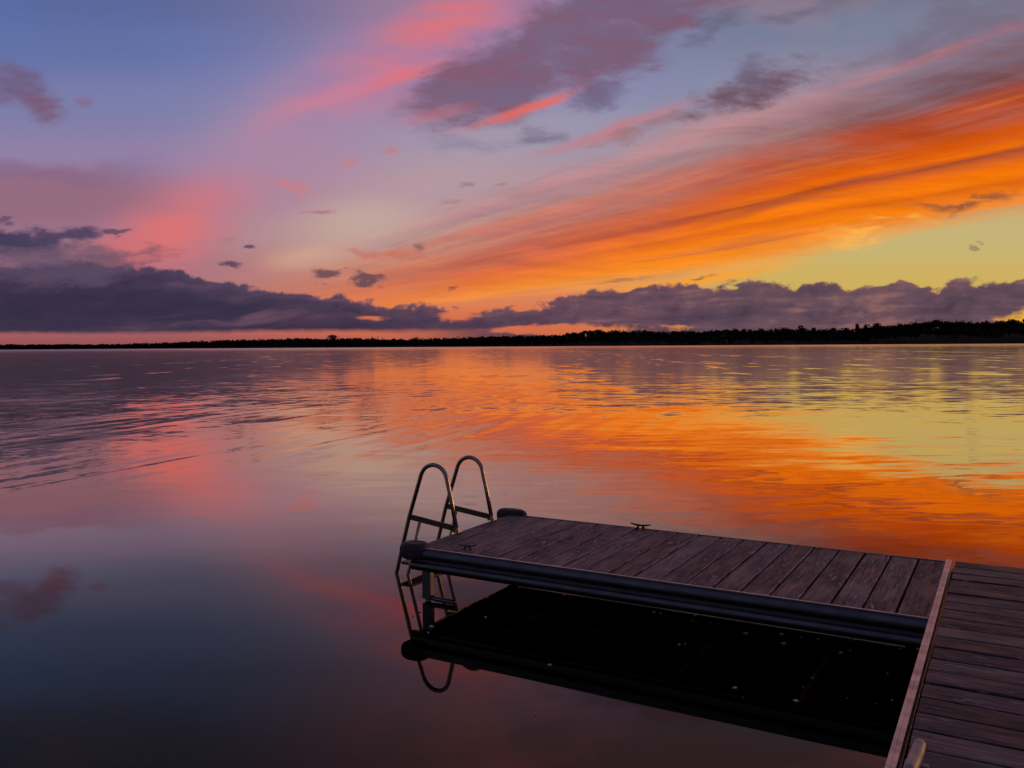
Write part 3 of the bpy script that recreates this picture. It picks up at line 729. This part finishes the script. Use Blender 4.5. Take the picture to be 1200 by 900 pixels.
def leaf(bm, p, s):
    n = Vector((random.gauss(0, 1), random.gauss(0, 1), random.gauss(0, .7))).normalized(); u = n.orthogonal().normalized(); v = n.cross(u)
    a = random.uniform(0, 2*PI); u, v = math.cos(a)*u+math.sin(a)*v, -math.sin(a)*u+math.cos(a)*v
    k = [bm.verts.new(p+u*s*random.uniform(.7, 1.2)), bm.verts.new(p+v*s*random.uniform(.5, .9)), bm.verts.new(p-u*s*random.uniform(.7, 1.2)), bm.verts.new(p-v*s*random.uniform(.5, .9))]
    bm.faces.new(k)
def round_crown(bm, c, w, h, n, s):
    lobes = [(Vector((random.uniform(-.55, .55)*w/2, random.uniform(-.5, .5)*w/2, random.uniform(.35, .85)*h)), random.uniform(.22, .4)) for _ in range(7)]
    for _ in range(n):
        l_, r_ = random.choice(lobes); d = Vector((random.gauss(0, 1), random.gauss(0, 1), random.gauss(0, 1))).normalized()*random.uniform(.55, 1)**.5
        leaf(bm, c+l_+Vector((d.x*w*r_, d.y*w*r_, d.z*h*r_*.7)), s)
def cone_crown(bm, c, w, h, n, s):
    for _ in range(n):
        t = random.random()**.7; z = h*(.12+.88*(1-t)) if False else h*(1-.88*t); r = w/2*t*(.75+.35*math.sin(z*2.4)); a = random.uniform(0, 2*PI)
        r *= random.uniform(.35, 1); leaf(bm, c+Vector((math.cos(a)*r, math.sin(a)*r, z-.12*r)), s)
# the wood that reads as one dark mass
bm = bmesh.new()
for row, e in ((0, 14), (1, 55), (2, 120)):
    x = -330.0
    while x < 1530:
        D = dist_at(max(0, min(1200, x))); zt = top_z(max(-300, min(1500, x)))
        frac = (.62, .86, 1.0)[row]
        t = max(3.0, zt*frac)*random.uniform(.90, 1.03); h = min(t*.97, random.uniform(8, 13)); w = random.uniform(6, 11)
        if zt < 7: h = t*.95; w = random.uniform(5, 9)
        p = pos_at(x, e+random.uniform(-8, 8)); p.z = t-h
        if random.random() < .07: cone_crown(bm, p, w*.5, h*1.06, 50, 1.1)
        else: round_crown(bm, p, w*1.15, h*1.0, 130, 1.2)
        x += random.uniform(2.6, 5.0)*1000/D
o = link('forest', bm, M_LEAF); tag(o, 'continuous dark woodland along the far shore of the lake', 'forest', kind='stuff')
# trees that stand out against the sky
singles = [(392, 392.6, 18, 'r', 'broad round dark tree rising above the far shore left of the ladder'),
           (436, 394, 5, 'c', 'thin spiky conifer in the small cluster on the far shore above the ladder'),
           (443, 394.5, 5, 'c', 'dark pointed conifer beside the thin spiky one on the far shore'),
           (448, 395.5, 4.5, 'c', 'shortest pointed conifer of the cluster on the far shore'),
           (470, 396.3, 4.5, 'c', 'lone small conifer right of the conifer cluster on the far shore'),
           (487, 395.2, 10, 'r', 'low rounded tree crown above the far shore past the conifers'),
           (365, 396.5, 6, 'c', 'narrow conifer just left of the broad round tree on the far shore'),
           (415, 396.6, 8, 'r', 'small rounded tree just right of the broad round tree on the far shore'),
           (83, 403.6, 7, 'c', 'tiny pointed tree on the low far shore at the left'),
           (70, 404, 6, 'r', 'tiny round tree on the low far shore at the left'),
           (940, 381.6, 11, 'r', 'round topped tree standing clear in the dip of the right hand shore'),
           (954, 384.2, 6, 'r', 'small gappy tree beside the round topped tree in the dip'),
           (917, 383.8, 11, 'r', 'wide tree at the edge of the dip on the right hand shore'),
           (1005, 379.2, 6, 'r', 'tall slim tree standing above the wooded slope at right'),
           (1015, 380, 7, 'r', 'lower tree between two taller trees on the wooded slope at right'),
           (1026, 378.6, 9, 'r', 'broad tree top right of the tall slim tree on the slope'),
           (1073, 374.8, 4, 'c', 'small conifer tip on the crest of the right hand hill'),
           (1095, 374.6, 8, 'r', 'rounded tree on the crest of the right hand hill'),
           (700, 386.2, 12, 'r', 'bushy tree where the wooded shore steps up near the middle'),
           (722, 386.6, 11, 'r', 'bushy flat topped tree right of the step in the wooded shore'),
           (862, 385, 11, 'r', 'full round tree on the skyline of the wooded shore right of the middle'),
           (1185, 373.6, 10, 'r', 'dark tree at the right end of the hill crest'),
           (1120, 375, 5, 'c', 'thin conifer on the long crest of the right hand hill')]
for x, y, w, kind, label in singles:
    e = 128 if x > 600 else 60
    D = dist_at(x)+e; zt = EYE+(horizon_y(x)-y)/F_PX*D; h = min(zt-1.0, 15 if kind == 'r' else 13)
    p = pos_at(x, e); t = thing('broadleaf_tree' if kind == 'r' else 'conifer_tree', label, 'tree', (p.x, p.y, zt-h), 0, 'trees standing out on the far shore')
    wm = w/F_PX*D
    bm = bmesh.new()
    if kind == 'r': round_crown(bm, Vector((0, 0, h*.10)), wm, h*.9, 420, .85)
    else: cone_crown(bm, Vector((0, 0, 0)), wm, h, 150, .65)
    zmax = max(v.co.z for v in bm.verts)
    bmesh.ops.scale(bm, vec=(1, 1, h/zmax), verts=bm.verts)
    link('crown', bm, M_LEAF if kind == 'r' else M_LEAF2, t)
    bm = bmesh.new(); tube(bm, [(0, 0, -2), (.1, 0, h*.4), (.05, .1, h*.85)], [.32, .24, .06], 7); link('trunk', bm, M_BARK, t)

# pale boats along the far left shore
bp = None
for k, (x, ln, label) in enumerate([(337, 6, 'small pale boat moored under the trees on the far left shore'), (322, 4.5, 'tiny pale boat left of the small one on the far left shore'), (361, 5, 'tiny pale boat right of the small one on the far left shore')]):
    p = pos_at(x, -14); t = thing('moored_boat', label, 'boat', (p.x, p.y, 0), random.uniform(-.2, .2), 'pale boats along the far left shore')
    bm = bmesh.new(); secs = []
    for i in range(7):
        u = -1+i/3; wv_ = ln*.17*(1-max(0, u)**2.2*.95)
        secs.append([bm.verts.new((u*ln/2, -wv_, .75+.15*max(0, u))), bm.verts.new((u*ln/2, -wv_*.7, -.15)), bm.verts.new((u*ln/2, wv_*.7, -.15)), bm.verts.new((u*ln/2, wv_, .75+.15*max(0, u)))])
    for a, b in zip(secs, secs[1:]):
        for j in range(4): bm.faces.new((a[j], a[(j+1) % 4], b[(j+1) % 4], b[j]))
    bm.faces.new(secs[0]); bm.faces.new(secs[-1][::-1]); link('hull', bm, M_BOAT, t)
    bm = bmesh.new(); box(bm, -ln*.2, ln*.12, -ln*.1, ln*.1, .76, 1.6, .08); link('cabin', bm, M_BOAT, t)

# ------------------------------------------------------------------ render settings
vs = sc.view_settings; vs.view_transform = 'Standard'; vs.look = 'None'; vs.exposure = 0; vs.gamma = 1; vs.use_curve_mapping = False
sc.cycles.use_denoising = True
sc.cycles.max_bounces = 8; sc.cycles.diffuse_bounces = 2; sc.cycles.glossy_bounces = 3; sc.cycles.transparent_max_bounces = 8
sc.cycles.sample_clamp_indirect = 3.0
